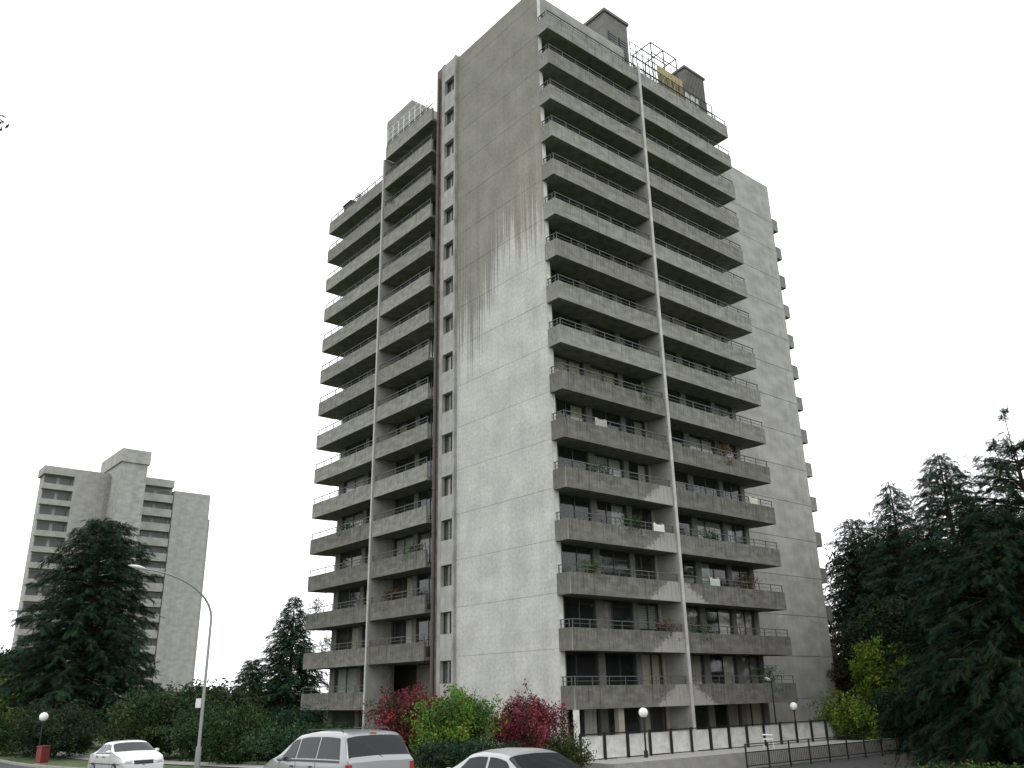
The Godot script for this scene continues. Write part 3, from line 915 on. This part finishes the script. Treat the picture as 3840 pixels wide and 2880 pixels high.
# ---------------------------------------------------------------- street furniture
func globe_lamp(label: String, at: Vector3, h: float, r := 0.21, grp := "globe lamps around the tower"):
	var t := thing("globe_lamp", label, "lamp post", at, 0.0, grp)
	var b := MB.new()
	b.lathe(Vector3.ZERO, [[0.09, 0.0], [0.09, 0.25], [0.045, 0.32], [0.04, h - r - 0.08], [0.08, h - r - 0.05], [0.08, h - r + 0.02]], 12)
	part(b, "post", M.black_iron, t)
	b = MB.new()
	b.ball(Vector3(0, h, 0), r, r, r, 20, 12)
	part(b, "globe", M.globe, t)
func build_street_things():
	var t := thing("street_lamp", "tall dark street lamp with a curved arm and white head over the road", "street lamp", W(-14.25, 9.75, ground_h(-14.25, 9.75) - 0.03), ANG)
	var b := MB.new()
	b.lathe(Vector3.ZERO, [[0.17, 0.0], [0.17, 0.04], [0.13, 0.06], [0.12, 0.9]], 14)
	part(b, "base", M.lamp_grey, t)
	b = MB.new()
	var p := []
	var r := []
	for i in 8: p.append(Vector3(0, 0.9 + 5.6 * i / 7.0, 0)); r.append(0.075 - 0.02 * i / 7.0)
	for i in range(1, 11):
		var q := i / 10.0
		p.append(Vector3(-3.4 * (1.0 - cos(q * PI / 2)) - 0.15 * q, 6.5 + 1.95 * sin(q * PI / 2), 0.75 * (1.0 - cos(q * PI / 2)))); r.append(0.055 - 0.02 * q)
	part_tube(p, r, 10, "pole", M.lamp_grey, t)
	b = MB.new()
	b.grid(func(s, q): return Vector3(-3.5 - 0.85 * s, 8.47 + 0.09 * sin(PI * clampf(s * 0.9 + 0.08, 0, 1)) * sin(TAU * q) + 0.08 * s, 0.78 + 0.16 * sin(PI * clampf(s * 0.85 + 0.12, 0, 1)) * cos(TAU * q) + 0.18 * s), 12, 14)
	part(b, "lamp_head", M.white_metal, t)
	b = MB.new()
	b.box(-0.34, 2.55, -0.01, -0.10, 2.95, 0.01)
	b.bar(Vector3(-0.36, 2.75, 0), Vector3(0, 2.75, 0), 0.015, 5)
	part(b, "sign_plate", M.white_metal, t)
	globe_lamp("white globe lamp on a black post in front of the patio fence", W(0.55, -3.75, 0.72), 1.85)
	globe_lamp("white globe lamp on a black post beside the end pier of the patios", W(13.7, -2.85, 0.1), 2.45)
	globe_lamp("white globe lamp standing in the hedge beyond the walkway", W(22.5, -4.4, 0.0), 2.75, 0.17)
	globe_lamp("white globe lamp on the boulevard beside the red cabinet", on_ground(-29.0, 56.2), 2.6, 0.26)
	t = thing("utility_cabinet", "red metal cabinet on the boulevard under the dark conifer", "cabinet", on_ground(-28.2, 55.2) + Vector3(0, -0.03, 0), ANG + 0.5)
	t.scale = Vector3.ONE * 0.65
	b = MB.new()
	b.box(-0.45, 0.1, -0.3, 0.45, 1.45, 0.3)
	part(b, "body", M.red_paint, t)
	b = MB.new()
	b.box(-0.5, 1.45, -0.35, 0.5, 1.55, 0.35)
	part(b, "lid", M.red_paint, t)
	b = MB.new()
	b.box(-0.48, 0.0, -0.33, 0.48, 0.1, 0.33)
	part(b, "plinth", M.paving, t)
	for s in [0, 1]:
		b = MB.new()
		b.box(-0.43 + s * 0.44, 0.16, 0.30, -0.01 + s * 0.44, 1.40, 0.315)
		var d := part(b, "door", M.red_paint, t)
		b = MB.new()
		b.box(-0.06 + s * 0.1, 0.75, 0.315, -0.03 + s * 0.1, 0.90, 0.335)
		part(b, "handle", M.frame, d)
	# twin-headed path lamp by the patios
	t = thing("path_lamp", "slim dark path lamp with a tilted white head between the patios and the walkway", "lamp post", W(12.4, -2.5, 0.1), ANG)
	b = MB.new()
	b.lathe(Vector3.ZERO, [[0.07, 0.0], [0.05, 0.2], [0.03, 3.75]], 10)
	part(b, "pole", M.black_iron, t)
	b = MB.new()
	b.grid(func(s, q): return Vector3(-0.05 - 0.55 * s, 3.78 + 0.06 * sin(PI * s * 0.95 + 0.1) * sin(TAU * q) + 0.18 * s, 0.13 * sin(PI * s * 0.95 + 0.1) * cos(TAU * q)), 8, 12)
	part(b, "lamp_head", M.white_metal, t)
	t = thing("garden_chair", "white plastic garden chair on the walkway behind the black railing", "chair", W(8.8, -4.4, 0.72), ANG + 0.6)
	b = MB.new()
	b.box(-0.25, 0.40, -0.24, 0.25, 0.44, 0.24)
	part(b, "seat", M.white_metal, t)
	b = MB.new()
	b.grid(func(s, q): return Vector3(-0.25 + 0.5 * s, 0.44 + 0.45 * q, -0.24 - 0.12 * q - 0.05 * sin(PI * s)), 6, 4)
	part(b, "backrest", M.white_metal, t)
	for x in [-0.22, 0.22]:
		for z in [-0.21, 0.21]:
			b = MB.new()
			b.bar(Vector3(x * 1.1, 0, z * 1.15), Vector3(x, 0.40, z), 0.022, 6)
			part(b, "leg", M.white_metal, t)
		b = MB.new()
		b.bar(Vector3(x * 1.12, 0.62, -0.26), Vector3(x * 1.12, 0.60, 0.22), 0.022, 6)
		part(b, "armrest", M.white_metal, t)
func part_tube(p: Array, r: Array, sides: int, called: String, m: Material, parent: Node):
	var b := MB.new()
	b.tube(p, r, sides)
	part(b, called, m, parent)

# ---------------------------------------------------------------- planting
func leaf_clump(kind: String) -> ArrayMesh:
	if cache.has(kind): return cache[kind]
	var r := RandomNumberGenerator.new()
	r.seed = hash(kind)
	var b := MB.new()
	if kind == "broad":
		for i in 12:
			var c := Vector3(r.randfn(), r.randfn(), r.randfn()) * 0.42
			var d := Vector3(r.randfn(), r.randfn() * 0.6 - 0.15, r.randfn()).normalized() * r.randf_range(0.22, 0.38)
			var s := d.cross(Vector3(r.randfn(), r.randfn() + 0.6, r.randfn())).normalized() * d.length() * 0.36
			b.quad(c - d, c - s, c + d + Vector3(0, -0.05, 0), c + s)
	else:                                # needle spray: a flat twig that runs along +x
		for i in 15:
			var x := i / 14.0 * 0.95
			var l := (0.44 - 0.34 * absf(x - 0.3)) * r.randf_range(0.6, 1.2)
			for sd in [-1, 1]:
				var p0 := Vector3(x, -0.10 * x * x, 0)
				var tip: Vector3 = p0 + Vector3(l * r.randf_range(0.5, 0.95), -0.04 - 0.16 * r.randf(), sd * l * r.randf_range(0.5, 0.9))
				b.tri(p0 + Vector3(-0.02, 0.01, 0), p0 + Vector3(0.035, 0.0, 0), tip)
				var q: Vector3 = p0.lerp(tip, 0.5)
				b.tri(q, q + Vector3(0.04, 0.0, 0), q + Vector3(l * 0.35, -0.05, sd * l * r.randf_range(-0.1, 0.45)))
		b.tri(Vector3(0, 0, -0.02), Vector3(0, 0, 0.02), Vector3(1.15, -0.16, 0))
	cache[kind] = b.mesh(M.leaf)
	return cache[kind]
func crown(t: Node3D, called: String, kind: String, xs: Array, cols: Array):
	var mm := MultiMesh.new()
	mm.transform_format = MultiMesh.TRANSFORM_3D
	mm.use_colors = true
	mm.mesh = leaf_clump(kind)
	mm.instance_count = xs.size()
	for i in xs.size():
		mm.set_instance_transform(i, xs[i])
		mm.set_instance_color(i, cols[i])
	var o := MultiMeshInstance3D.new()
	o.name = called
	o.multimesh = mm
	o.set_meta("kind", "stuff")
	t.add_child(o, true)
func tone(c: Color, k: float) -> Color:
	var f := 1.0 + rng.randfn() * k
	f = clampf(f, 0.4, 2.0)
	return Color(c.r * f * clampf(1.0 + rng.randfn() * 0.2, 0.5, 1.7), c.g * f, c.b * f * clampf(1.0 + rng.randfn() * 0.15, 0.5, 1.6))
func shrub(called: String, label: String, cat: String, at: Vector3, rad: Vector3, count: int, size: float, col: Color, col2: Color, seed_: int, grp := "", lift := 0.15):
	rng.seed = seed_
	var t := thing(called, label, cat, at, rng.randf() * TAU, grp)
	var nz := noise(seed_, 0.55, 3)
	var b := MB.new()
	for i in 7:
		var a := TAU * i / 7.0 + rng.randf()
		var e := Vector3(cos(a) * rad.x * 0.6, rad.y * (0.9 + 0.7 * rng.randf()), sin(a) * rad.z * 0.6)
		b.tube([Vector3(cos(a) * 0.08, 0, sin(a) * 0.08), e * Vector3(0.35, 0.5, 0.35), e], [0.05, 0.035, 0.012], 5)
	var xs := []
	var cs := []
	for i in 26:                          # loose shoots that stand out of the outline
		var a := rng.randf() * TAU
		var e := Vector3(cos(a) * rad.x * rng.randf_range(0.3, 1.0), rad.y * rng.randf_range(1.3, 2.25), sin(a) * rad.z * rng.randf_range(0.3, 1.0))
		var m := e * Vector3(0.75, 0.72, 0.75)
		b.tube([m * Vector3(0.6, 0.6, 0.6), m, e], [0.02, 0.012, 0.005], 4)
		for j in 4: xs.append(Transform3D(Basis.from_euler(Vector3(rng.randf() * TAU, rng.randf() * TAU, 0)).scaled(Vector3.ONE * size * 0.55), m.lerp(e, j / 3.0))); cs.append(tone(col, 0.3))
	part(b, "stem", M.bark, t)
	for i in count:
		var d := Vector3(rng.randfn(), rng.randfn(), rng.randfn()).normalized()
		var k := 0.76 + 0.75 * nz.get_noise_3d(d.x * 2.2 + seed_, d.y * 2.2, d.z * 2.2) + 0.4 * nz.get_noise_3d(d.x * 6, d.y * 6, d.z * 6)
		var rr := pow(rng.randf(), 0.4) * k
		var p := Vector3(d.x * rad.x, rad.y * (1.0 + d.y), d.z * rad.z)
		p = Vector3(0, rad.y, 0) + (p - Vector3(0, rad.y, 0)) * rr / 0.85
		p.y = maxf(p.y + lift, 0.06)
		var bs := Basis.from_euler(Vector3(rng.randf() * TAU, rng.randf() * TAU, rng.randf() * TAU)).scaled(Vector3.ONE * size * rng.randf_range(0.6, 1.25))
		xs.append(Transform3D(bs, p))
		cs.append(tone(col if nz.get_noise_3d(p.x * 1.3, p.y * 1.3, p.z * 1.3) > -0.05 else col2, 0.32))
	crown(t, "foliage", "broad", xs, cs)
func broad_tree(called: String, label: String, at: Vector3, h: float, rad: Vector3, cy: float, count: int, size: float, col: Color, seed_: int, grp := "", reach := []):
	rng.seed = seed_
	var t := thing(called, label, "tree", at, 0.0, grp)
	var b := MB.new()
	var tips := []
	b.tube([Vector3.ZERO, Vector3(0.05, h * 0.25, 0.03), Vector3(-0.04, h * 0.5, 0.0), Vector3(0, h * 0.85, 0.05)], [h * 0.022, h * 0.017, h * 0.011, 0.03], 9)
	for i in 16:
		var a := i * 2.4
		var y0 := h * (0.28 + 0.5 * i / 16.0)
		var e := Vector3(cos(a) * rad.x, cy + rad.y * rng.randf_range(-0.7, 0.8), sin(a) * rad.z) * Vector3(0.8, 1, 0.8)
		b.tube([Vector3(0, y0, 0), Vector3(e.x * 0.5, lerpf(y0, e.y, 0.6), e.z * 0.5), e], [h * 0.009, h * 0.005, 0.012], 6)
		tips.append(e)
	for e in reach: b.tube([Vector3(0, h * 0.6, 0), Vector3(e.x * 0.5, e.y * 0.93, e.z * 0.5), e], [0.07, 0.04, 0.01], 6)
	part(b, "trunk", M.bark, t)
	var lumps := []
	for i in 42:
		var d := Vector3(rng.randfn(), rng.randfn(), rng.randfn()).normalized() * pow(rng.randf(), 0.45)
		lumps.append(Vector3(d.x * rad.x, cy + d.y * rad.y, d.z * rad.z))
	lumps.append_array(tips)
	var xs := []
	var cs := []
	for i in count:
		var c: Vector3 = lumps[rng.randi_range(0, lumps.size() - 1)]
		var p := c + Vector3(rng.randfn(), rng.randfn() * 0.7, rng.randfn()) * rad.x * 0.17
		if p.y < 0.2: continue
		var bs := Basis.from_euler(Vector3(rng.randf() * TAU, rng.randf() * TAU, rng.randf() * TAU)).scaled(Vector3.ONE * size * rng.randf_range(0.6, 1.25))
		xs.append(Transform3D(bs, p))
		cs.append(tone(col, 0.2))
	for e in reach:
		for i in 9:
			xs.append(Transform3D(Basis.from_euler(Vector3(rng.randf() * TAU, rng.randf() * TAU, 0)).scaled(Vector3.ONE * 0.24), e + Vector3(rng.randfn() * 0.14 - 0.1, rng.randfn() * 0.1, rng.randfn() * 0.14)))
			cs.append(tone(col, 0.2))
	crown(t, "crown", "broad", xs, cs)
func conifer(called: String, label: String, at: Vector3, h: float, rad: float, boughs: int, col: Color, seed_: int, opt := {}):
	rng.seed = seed_
	var t := thing(called, label, "tree", at, 0.0, opt.get("group", ""))
	var b := MB.new()
	b.tube([Vector3.ZERO, Vector3(0.05, h * 0.4, 0), Vector3(0, h * 0.8, 0.04), Vector3(0, h, 0)], [h * 0.02, h * 0.014, h * 0.006, 0.012], 9)
	var xs := []
	var cs := []
	var clear: float = opt.get("clear", 0.06)
	var droop: float = opt.get("droop", 0.35)
	var round_: float = opt.get("round", 0.8)
	var size: float = opt.get("size", 0.9)
	var lumpy := noise(seed_, 0.35, 2)
	for i in boughs:
		var f := pow((i + rng.randf()) / boughs, 0.85)
		var y := h * lerpf(clear, 0.985, f)
		if opt.has("whorl"): y = minf(lerpf(y, roundf(y / opt.whorl) * opt.whorl, 0.45), h * 0.985)
		var a := i * 2.39996 + rng.randfn() * 0.25
		var l := rad * pow(1.0 - f, round_) * rng.randf_range(0.62, 1.12) * (1.0 + 0.4 * lumpy.get_noise_2d(cos(a) * 2.5 + y * 0.3, sin(a) * 2.5)) + 0.25
		if rng.randf() < 0.05: l *= 1.2
		var dir := Vector3(cos(a), 0, sin(a))
		var rise := lerpf(-0.05, 0.55, f)
		var n := int(maxf(2, l / (size * 0.26)))
		var last := Vector3(0, y, 0)
		var pts := [last]
		for k in n:
			var q := (k + 1.0) / n
			var p := Vector3(0, y, 0) + dir * l * q + Vector3(0, l * (rise * q - droop * q * q), 0)
			pts.append(p)
			if q < 0.18 and l > 1.2: continue
			for m in (3 if q > 0.35 else 2):
				var yaw := a + rng.randfn() * 0.75
				var bs := Basis(Vector3.UP, -yaw) * Basis(Vector3.BACK, -0.15 - droop * q + rng.randfn() * 0.28) * Basis(Vector3.RIGHT, rng.randfn() * 0.5)
				var sc := size * rng.randf_range(0.6, 1.15) * lerpf(1.0, 0.6, f)
				xs.append(Transform3D(bs.scaled_local(Vector3.ONE * sc), p + Vector3(rng.randfn(), rng.randfn(), rng.randfn()) * 0.12 * size))
				cs.append(tone(col, 0.22))
		if l > 1.0: b.tube([pts[0], pts[pts.size() / 2], pts[-1]], [0.012 + l * 0.011, 0.01 + l * 0.005, 0.006], 4)
	for e in opt.get("tips", []):
		b.tube([Vector3(e.x * 0.5, h * 0.86, e.z * 0.5), e], [0.05, 0.02], 5)
		for i in 60:
			var d := Vector3(rng.randfn(), rng.randfn() * 1.2, rng.randfn()) * 0.14
			xs.append(Transform3D(Basis.looking_at(d + Vector3(0, 0.02, 0), Vector3.FORWARD + Vector3.RIGHT * 0.3).rotated(Vector3.UP, rng.randf() * TAU).scaled_local(Vector3.ONE * 0.3), e + d))
			cs.append(tone(col, 0.2))
	part(b, "trunk", M.bark, t)
	crown(t, "crown", "spray", xs, cs)
func build_planting():
	var dark := Color(0.022, 0.042, 0.025)
	var dark2 := Color(0.011, 0.021, 0.012)
	# left
	conifer("conifer", "big broad dark conifer in front of the far pale block", on_ground(-36.0, 75), 18.6, 6.6, 420, dark, 51, {"round": 0.42, "droop": 0.3, "size": 0.9, "clear": 0.07})
	conifer("spruce", "slim pointed spruce standing against the left end of the tower", on_ground(-18.6, 74), 11.6, 4.4, 300, Color(0.028, 0.058, 0.032), 52, {"size": 0.75, "droop": 0.2, "round": 0.95})
	conifer("spruce", "small pointed spruce left of the taller slim one", on_ground(-20.9, 71), 6.4, 2.6, 180, Color(0.030, 0.056, 0.032), 53, {"size": 0.7, "droop": 0.2, "round": 0.9})
	broad_tree("leafy_tree", "round dark leafy tree behind the big conifer, beside the far block", on_ground(-52.5, 92), 8.6, Vector3(5.0, 3.4, 5.0), 5.2, 2600, 0.75, Color(0.035, 0.05, 0.028), 61)
	broad_tree("leafy_tree", "bright green leafy tree at the edge of the big conifer", on_ground(-44.0, 80), 5.8, Vector3(3.2, 2.4, 3.2), 3.2, 1900, 0.6, Color(0.085, 0.13, 0.035), 62)
	broad_tree("leafy_tree", "dull green leafy tree between the street lamp and the slim spruce", on_ground(-21.0, 62), 4.6, Vector3(3.4, 1.5, 3.0), 2.3, 2600, 0.5, Color(0.036, 0.056, 0.026), 63)
	broad_tree("leafy_tree", "grey green leafy tree with drooping twigs behind the street lamp", on_ground(-22.5, 58), 4.4, Vector3(2.6, 1.4, 2.6), 2.2, 2000, 0.42, Color(0.038, 0.066, 0.028), 64)
	shrub("shrub", "broad dark green shrub at the foot of the slim spruce", "shrub", on_ground(-15.0, 55), Vector3(3.0, 1.3, 2.6), 2200, 0.34, Color(0.03, 0.055, 0.028), Color(0.024, 0.04, 0.026), 71)
	shrub("shrub", "low glossy green shrub behind the front of the minivan", "shrub", on_ground(-10.6, 44), Vector3(2.5, 0.72, 1.8), 2200, 0.27, Color(0.036, 0.070, 0.034), Color(0.022, 0.042, 0.022), 72)
	shrub("shrub", "loose olive shrub beside the foot of the street lamp", "shrub", on_ground(-13.8, 45.5), Vector3(2.0, 1.05, 1.8), 1700, 0.28, Color(0.034, 0.066, 0.022), Color(0.022, 0.04, 0.018), 73)
	shrub("shrub", "dull olive shrub under the big conifer beside the white sedan", "shrub", on_ground(-22.6, 56), Vector3(2.8, 1.1, 2.0), 1700, 0.3, Color(0.042, 0.056, 0.022), Color(0.026, 0.042, 0.018), 74)
	shrub("shrub", "dark shrub behind the red cabinet", "shrub", on_ground(-31.0, 62), Vector3(4.6, 1.6, 2.6), 2400, 0.36, Color(0.026, 0.04, 0.024), Color(0.035, 0.055, 0.026), 75)
	shrub("shrub", "yellow green shrub on the verge under the bright leafy tree", "shrub", on_ground(-37.5, 66), Vector3(4.0, 1.3, 2.2), 2000, 0.36, Color(0.075, 0.115, 0.03), Color(0.04, 0.07, 0.025), 76)
	shrub("shrub", "mid green shrub filling the gap below the open carport", "shrub", on_ground(-10.2, 50), Vector3(2.6, 0.8, 2.0), 1900, 0.3, Color(0.04, 0.07, 0.032), Color(0.026, 0.042, 0.022), 77)
	shrub("shrub", "tall dark shrub behind the street lamp pole", "shrub", on_ground(-17.6, 52), Vector3(2.4, 1.35, 2.0), 2000, 0.32, Color(0.03, 0.055, 0.03), Color(0.045, 0.075, 0.03), 78)
	# in front of the blank wall
	shrub("shrub", "crimson shrub by the entrance recess of the tower", "shrub", on_ground(-4.5, 38.6), Vector3(1.6, 1.35, 1.4), 1900, 0.24, Color(0.15, 0.034, 0.042), Color(0.085, 0.040, 0.030), 81, "", 0.3)
	shrub("shrub", "rounded bright green shrub between two crimson shrubs", "shrub", on_ground(-2.45, 36.6), Vector3(1.85, 1.42, 1.5), 2300, 0.24, Color(0.11, 0.19, 0.035), Color(0.06, 0.115, 0.035), 82)
	shrub("shrub", "crimson shrub at the right hand corner of the blank wall", "shrub", on_ground(0.35, 38.2), Vector3(1.65, 1.35, 1.4), 1900, 0.23, Color(0.18, 0.045, 0.055), Color(0.08, 0.042, 0.032), 83, "", 0.4)
	shrub("shrub", "low dark shrub under the bright green one", "shrub", on_ground(-2.0, 34.5), Vector3(2.2, 0.42, 1.0), 1500, 0.22, Color(0.03, 0.055, 0.032), Color(0.024, 0.04, 0.024), 84)
	shrub("shrub", "small olive shrub by the patio fence corner", "shrub", on_ground(1.7, 36.4), Vector3(0.9, 0.65, 0.9), 800, 0.2, Color(0.05, 0.06, 0.022), Color(0.035, 0.045, 0.02), 85)
	# right
	conifer("conifer", "shortest of the open conifers, next to the tower's rear wall", on_ground(28.6, 73), 17.2, 6.0, 320, Color(0.036, 0.056, 0.044), 91, {"size": 0.66, "droop": 0.34, "round": 0.62})
	conifer("conifer", "tall open conifer with a ragged narrow top", on_ground(29.2, 66), 18.6, 5.8, 330, Color(0.034, 0.055, 0.042), 92, {"size": 0.66, "droop": 0.36, "round": 0.75})
	conifer("conifer", "tallest dark conifer of the group beside the tower", on_ground(30.4, 60), 19.3, 6.4, 380, Color(0.028, 0.05, 0.038), 93, {"size": 0.68, "droop": 0.36, "round": 0.66})
	conifer("conifer", "dark conifer with upright candle tips on its crown", on_ground(30.0, 50), 17.3, 7.0, 340, dark, 94, {"size": 0.65, "whorl": 1.2, "tips": [Vector3(-1.5, 16.9, 0.3), Vector3(-0.2, 18.9, 0.0), Vector3(1.0, 17.2, 0.2)], "droop": 0.2, "round": 0.5})
	conifer("conifer", "black green cedar with boughs to the ground beside the walkway", on_ground(20.2, 36.0), 9.5, 5.6, 300, dark2, 95, {"size": 0.75, "droop": 0.45, "round": 0.55, "clear": 0.02})
	conifer("conifer", "second black green cedar behind the walkway railing", on_ground(24.5, 44.0), 12.0, 6.4, 320, dark2, 96, {"size": 0.9, "droop": 0.4, "round": 0.55, "clear": 0.02})
	broad_tree("leafy_tree", "fresh yellow green young tree behind the walkway hedge", on_ground(23.6, 59), 6.4, Vector3(1.7, 2.0, 1.7), 4.4, 1300, 0.4, Color(0.115, 0.165, 0.028), 97)
	shrub("shrub", "lime green shrub at the foot of the tower's rear wall", "shrub", on_ground(18.6, 52.5), Vector3(1.7, 1.45, 1.4), 1500, 0.26, Color(0.13, 0.19, 0.03), Color(0.06, 0.09, 0.025), 98)
	broad_tree("leafy_tree", "tall loose leafy tree filling the gaps behind the open conifers", on_ground(33.0, 76), 16.5, Vector3(6.0, 5.0, 4.5), 11.0, 4200, 0.55, Color(0.032, 0.05, 0.034), 104)
	shrub("hedge", "dark clipped hedge beside the walkway", "hedge", on_ground(22.0, 53.5), Vector3(3.6, 1.5, 1.3), 2600, 0.3, Color(0.02, 0.034, 0.022), Color(0.026, 0.045, 0.026), 99)
	broad_tree("leafy_tree", "dense dark leafy tree behind the clipped hedge", on_ground(28.0, 62), 9.5, Vector3(4.6, 4.4, 4.0), 4.8, 4200, 0.6, Color(0.026, 0.042, 0.024), 100)
	broad_tree("leafy_tree", "russet tinged leafy tree close behind the tower's rear wall", on_ground(24.0, 66), 7.5, Vector3(2.6, 3.2, 2.6), 4.0, 1900, 0.5, Color(0.05, 0.045, 0.026), 101)
	shrub("ground_ivy", "green ground ivy under the black green cedar", "shrub", on_ground(15.2, 31.5), Vector3(2.6, 0.35, 1.6), 1500, 0.22, Color(0.05, 0.085, 0.022), Color(0.03, 0.05, 0.02), 102)
	# a tree across the road whose branch ends reach over the street
	broad_tree("leafy_tree", "tall tree at the near side of the street, only branch tips showing", on_ground(-18.2, 16), 18.5, Vector3(4.1, 4.2, 4.0), 15.0, 2600, 0.35, Color(0.04, 0.06, 0.03), 103, "", [Vector3(6.5, 14.0, 0.0), Vector3(6.85, 13.9, 0.1), Vector3(6.3, 14.3, 0.2)])

# ---------------------------------------------------------------- things left on balconies and roofs
func potted(label: String, at: Vector3, h: float, col: Color, seed_: int):
	rng.seed = seed_
	var t := thing("potted_plant", label, "plant", at, rng.randf() * TAU, "potted plants on the tower")
	var b := MB.new()
	b.lathe(Vector3.ZERO, [[0.15, 0.0], [0.21, 0.34], [0.22, 0.36]], 12)
	part(b, "pot", M.pot, t)
	var xs := []
	var cs := []
	for i in 90:
		var d := Vector3(rng.randfn() * 0.3, rng.randf() * h, rng.randfn() * 0.3)
		xs.append(Transform3D(Basis.from_euler(Vector3(rng.randf() * TAU, rng.randf() * TAU, 0)).scaled(Vector3.ONE * 0.2), Vector3(0, 0.36, 0) + d))
		cs.append(tone(col, 0.2))
	crown(t, "leaves", "broad", xs, cs)
func build_balcony_things():
	var green := Color(0.04, 0.07, 0.03)
	potted("bushy potted plant on the lower roof at the tower's left end", W(0.3, 23.6, 40.66), 2.0, green, 111)
	potted("tall potted plant on an upper balcony beside the left dividing fin", W(0.0, 17.4, level(2) + 0.2), 1.9, green, 112)
	potted("potted plant on a low balcony at the very end of the tower's left face", W(0.0, 26.6, level(13) + 0.2), 1.6, Color(0.05, 0.09, 0.025), 113)
	var t := thing("vent_box", "grey vent box on the lower roof at the tower's left end", "vent", W(0.6, 25.2, 40.66), ANG)
	var b := MB.new()
	b.box(-0.6, 0, -0.6, 0.6, 1.9, 0.6)
	part(b, "housing", M.dark_clad, t)
	b = MB.new()
	b.box(-0.7, 1.9, -0.7, 0.7, 2.0, 0.7)
	part(b, "cap", M.dark_clad, t)
	# plants and washing on the lower balconies
	var spots := [[0, 12, 5.2], [0, 13, 1.8], [0, 14, 7.3], [0, 11, 3.0], [0, 12, 12.2], [0, 13, 15.4], [0, 14, 10.1], [0, 15, 16.6], [0, 10, 14.4], [0, 9, 6.6], [1, 12, 14.0], [1, 13, 16.4], [1, 11, 22.4], [1, 14, 24.8]]
	for i in spots.size():
		var q = spots[i]
		var at := W(q[2], 0.45, level(q[1]) + 0.2) if q[0] == 0 else W(0.0, q[2], level(q[1]) + 0.2)
		rng.seed = 300 + i
		var nth: String = ["first", "second", "third", "fourth", "fifth", "sixth", "seventh"][15 - q[1]]
		var bay: String = ("beside the blank wall" if q[2] < 8.5 else "beside the rear block") if q[0] == 0 else ("over the entrance recess" if q[2] < 18.5 else "over the carport")
		potted("%s potted plant on the %s balcony up in the bay %s" % [["dark green", "fresh green", "withered brown"][i % 3], nth, bay], at, rng.randf_range(0.9, 1.5), [green, Color(0.06, 0.1, 0.03), Color(0.09, 0.06, 0.03)][i % 3], 300 + i)
	var hung := [[12, 6.6, "cloth_0", "pale towel"], [13, 11.2, "cloth_2", "grey green blanket"], [11, 16.0, "cloth_1", "beige blanket"], [10, 2.4, "cloth_3", "dark grey towel"]]
	for q in hung:
		b = MB.new()
		b.grid(func(u, w): return Vector3(u * 0.9, -0.55 * absf(w * 2.0 - 1.0) + 0.03 * sin(u * 9.0), 0.045 * signf(0.5 - w) * minf(1.0, absf(w * 2.0 - 1.0) * 6.0) + 0.012 * sin(u * 14.0)), 12, 12)
		var o := part(b, "hung_cloth", M[q[2]], self, W(q[1], 0.08, level(q[0]) + 1.06 + 0.445))
		o.rotation.y = ANG
		tag(o, q[3] + " hung over a balcony rail on the tower's right face", "cloth", "washing on the balcony rails")
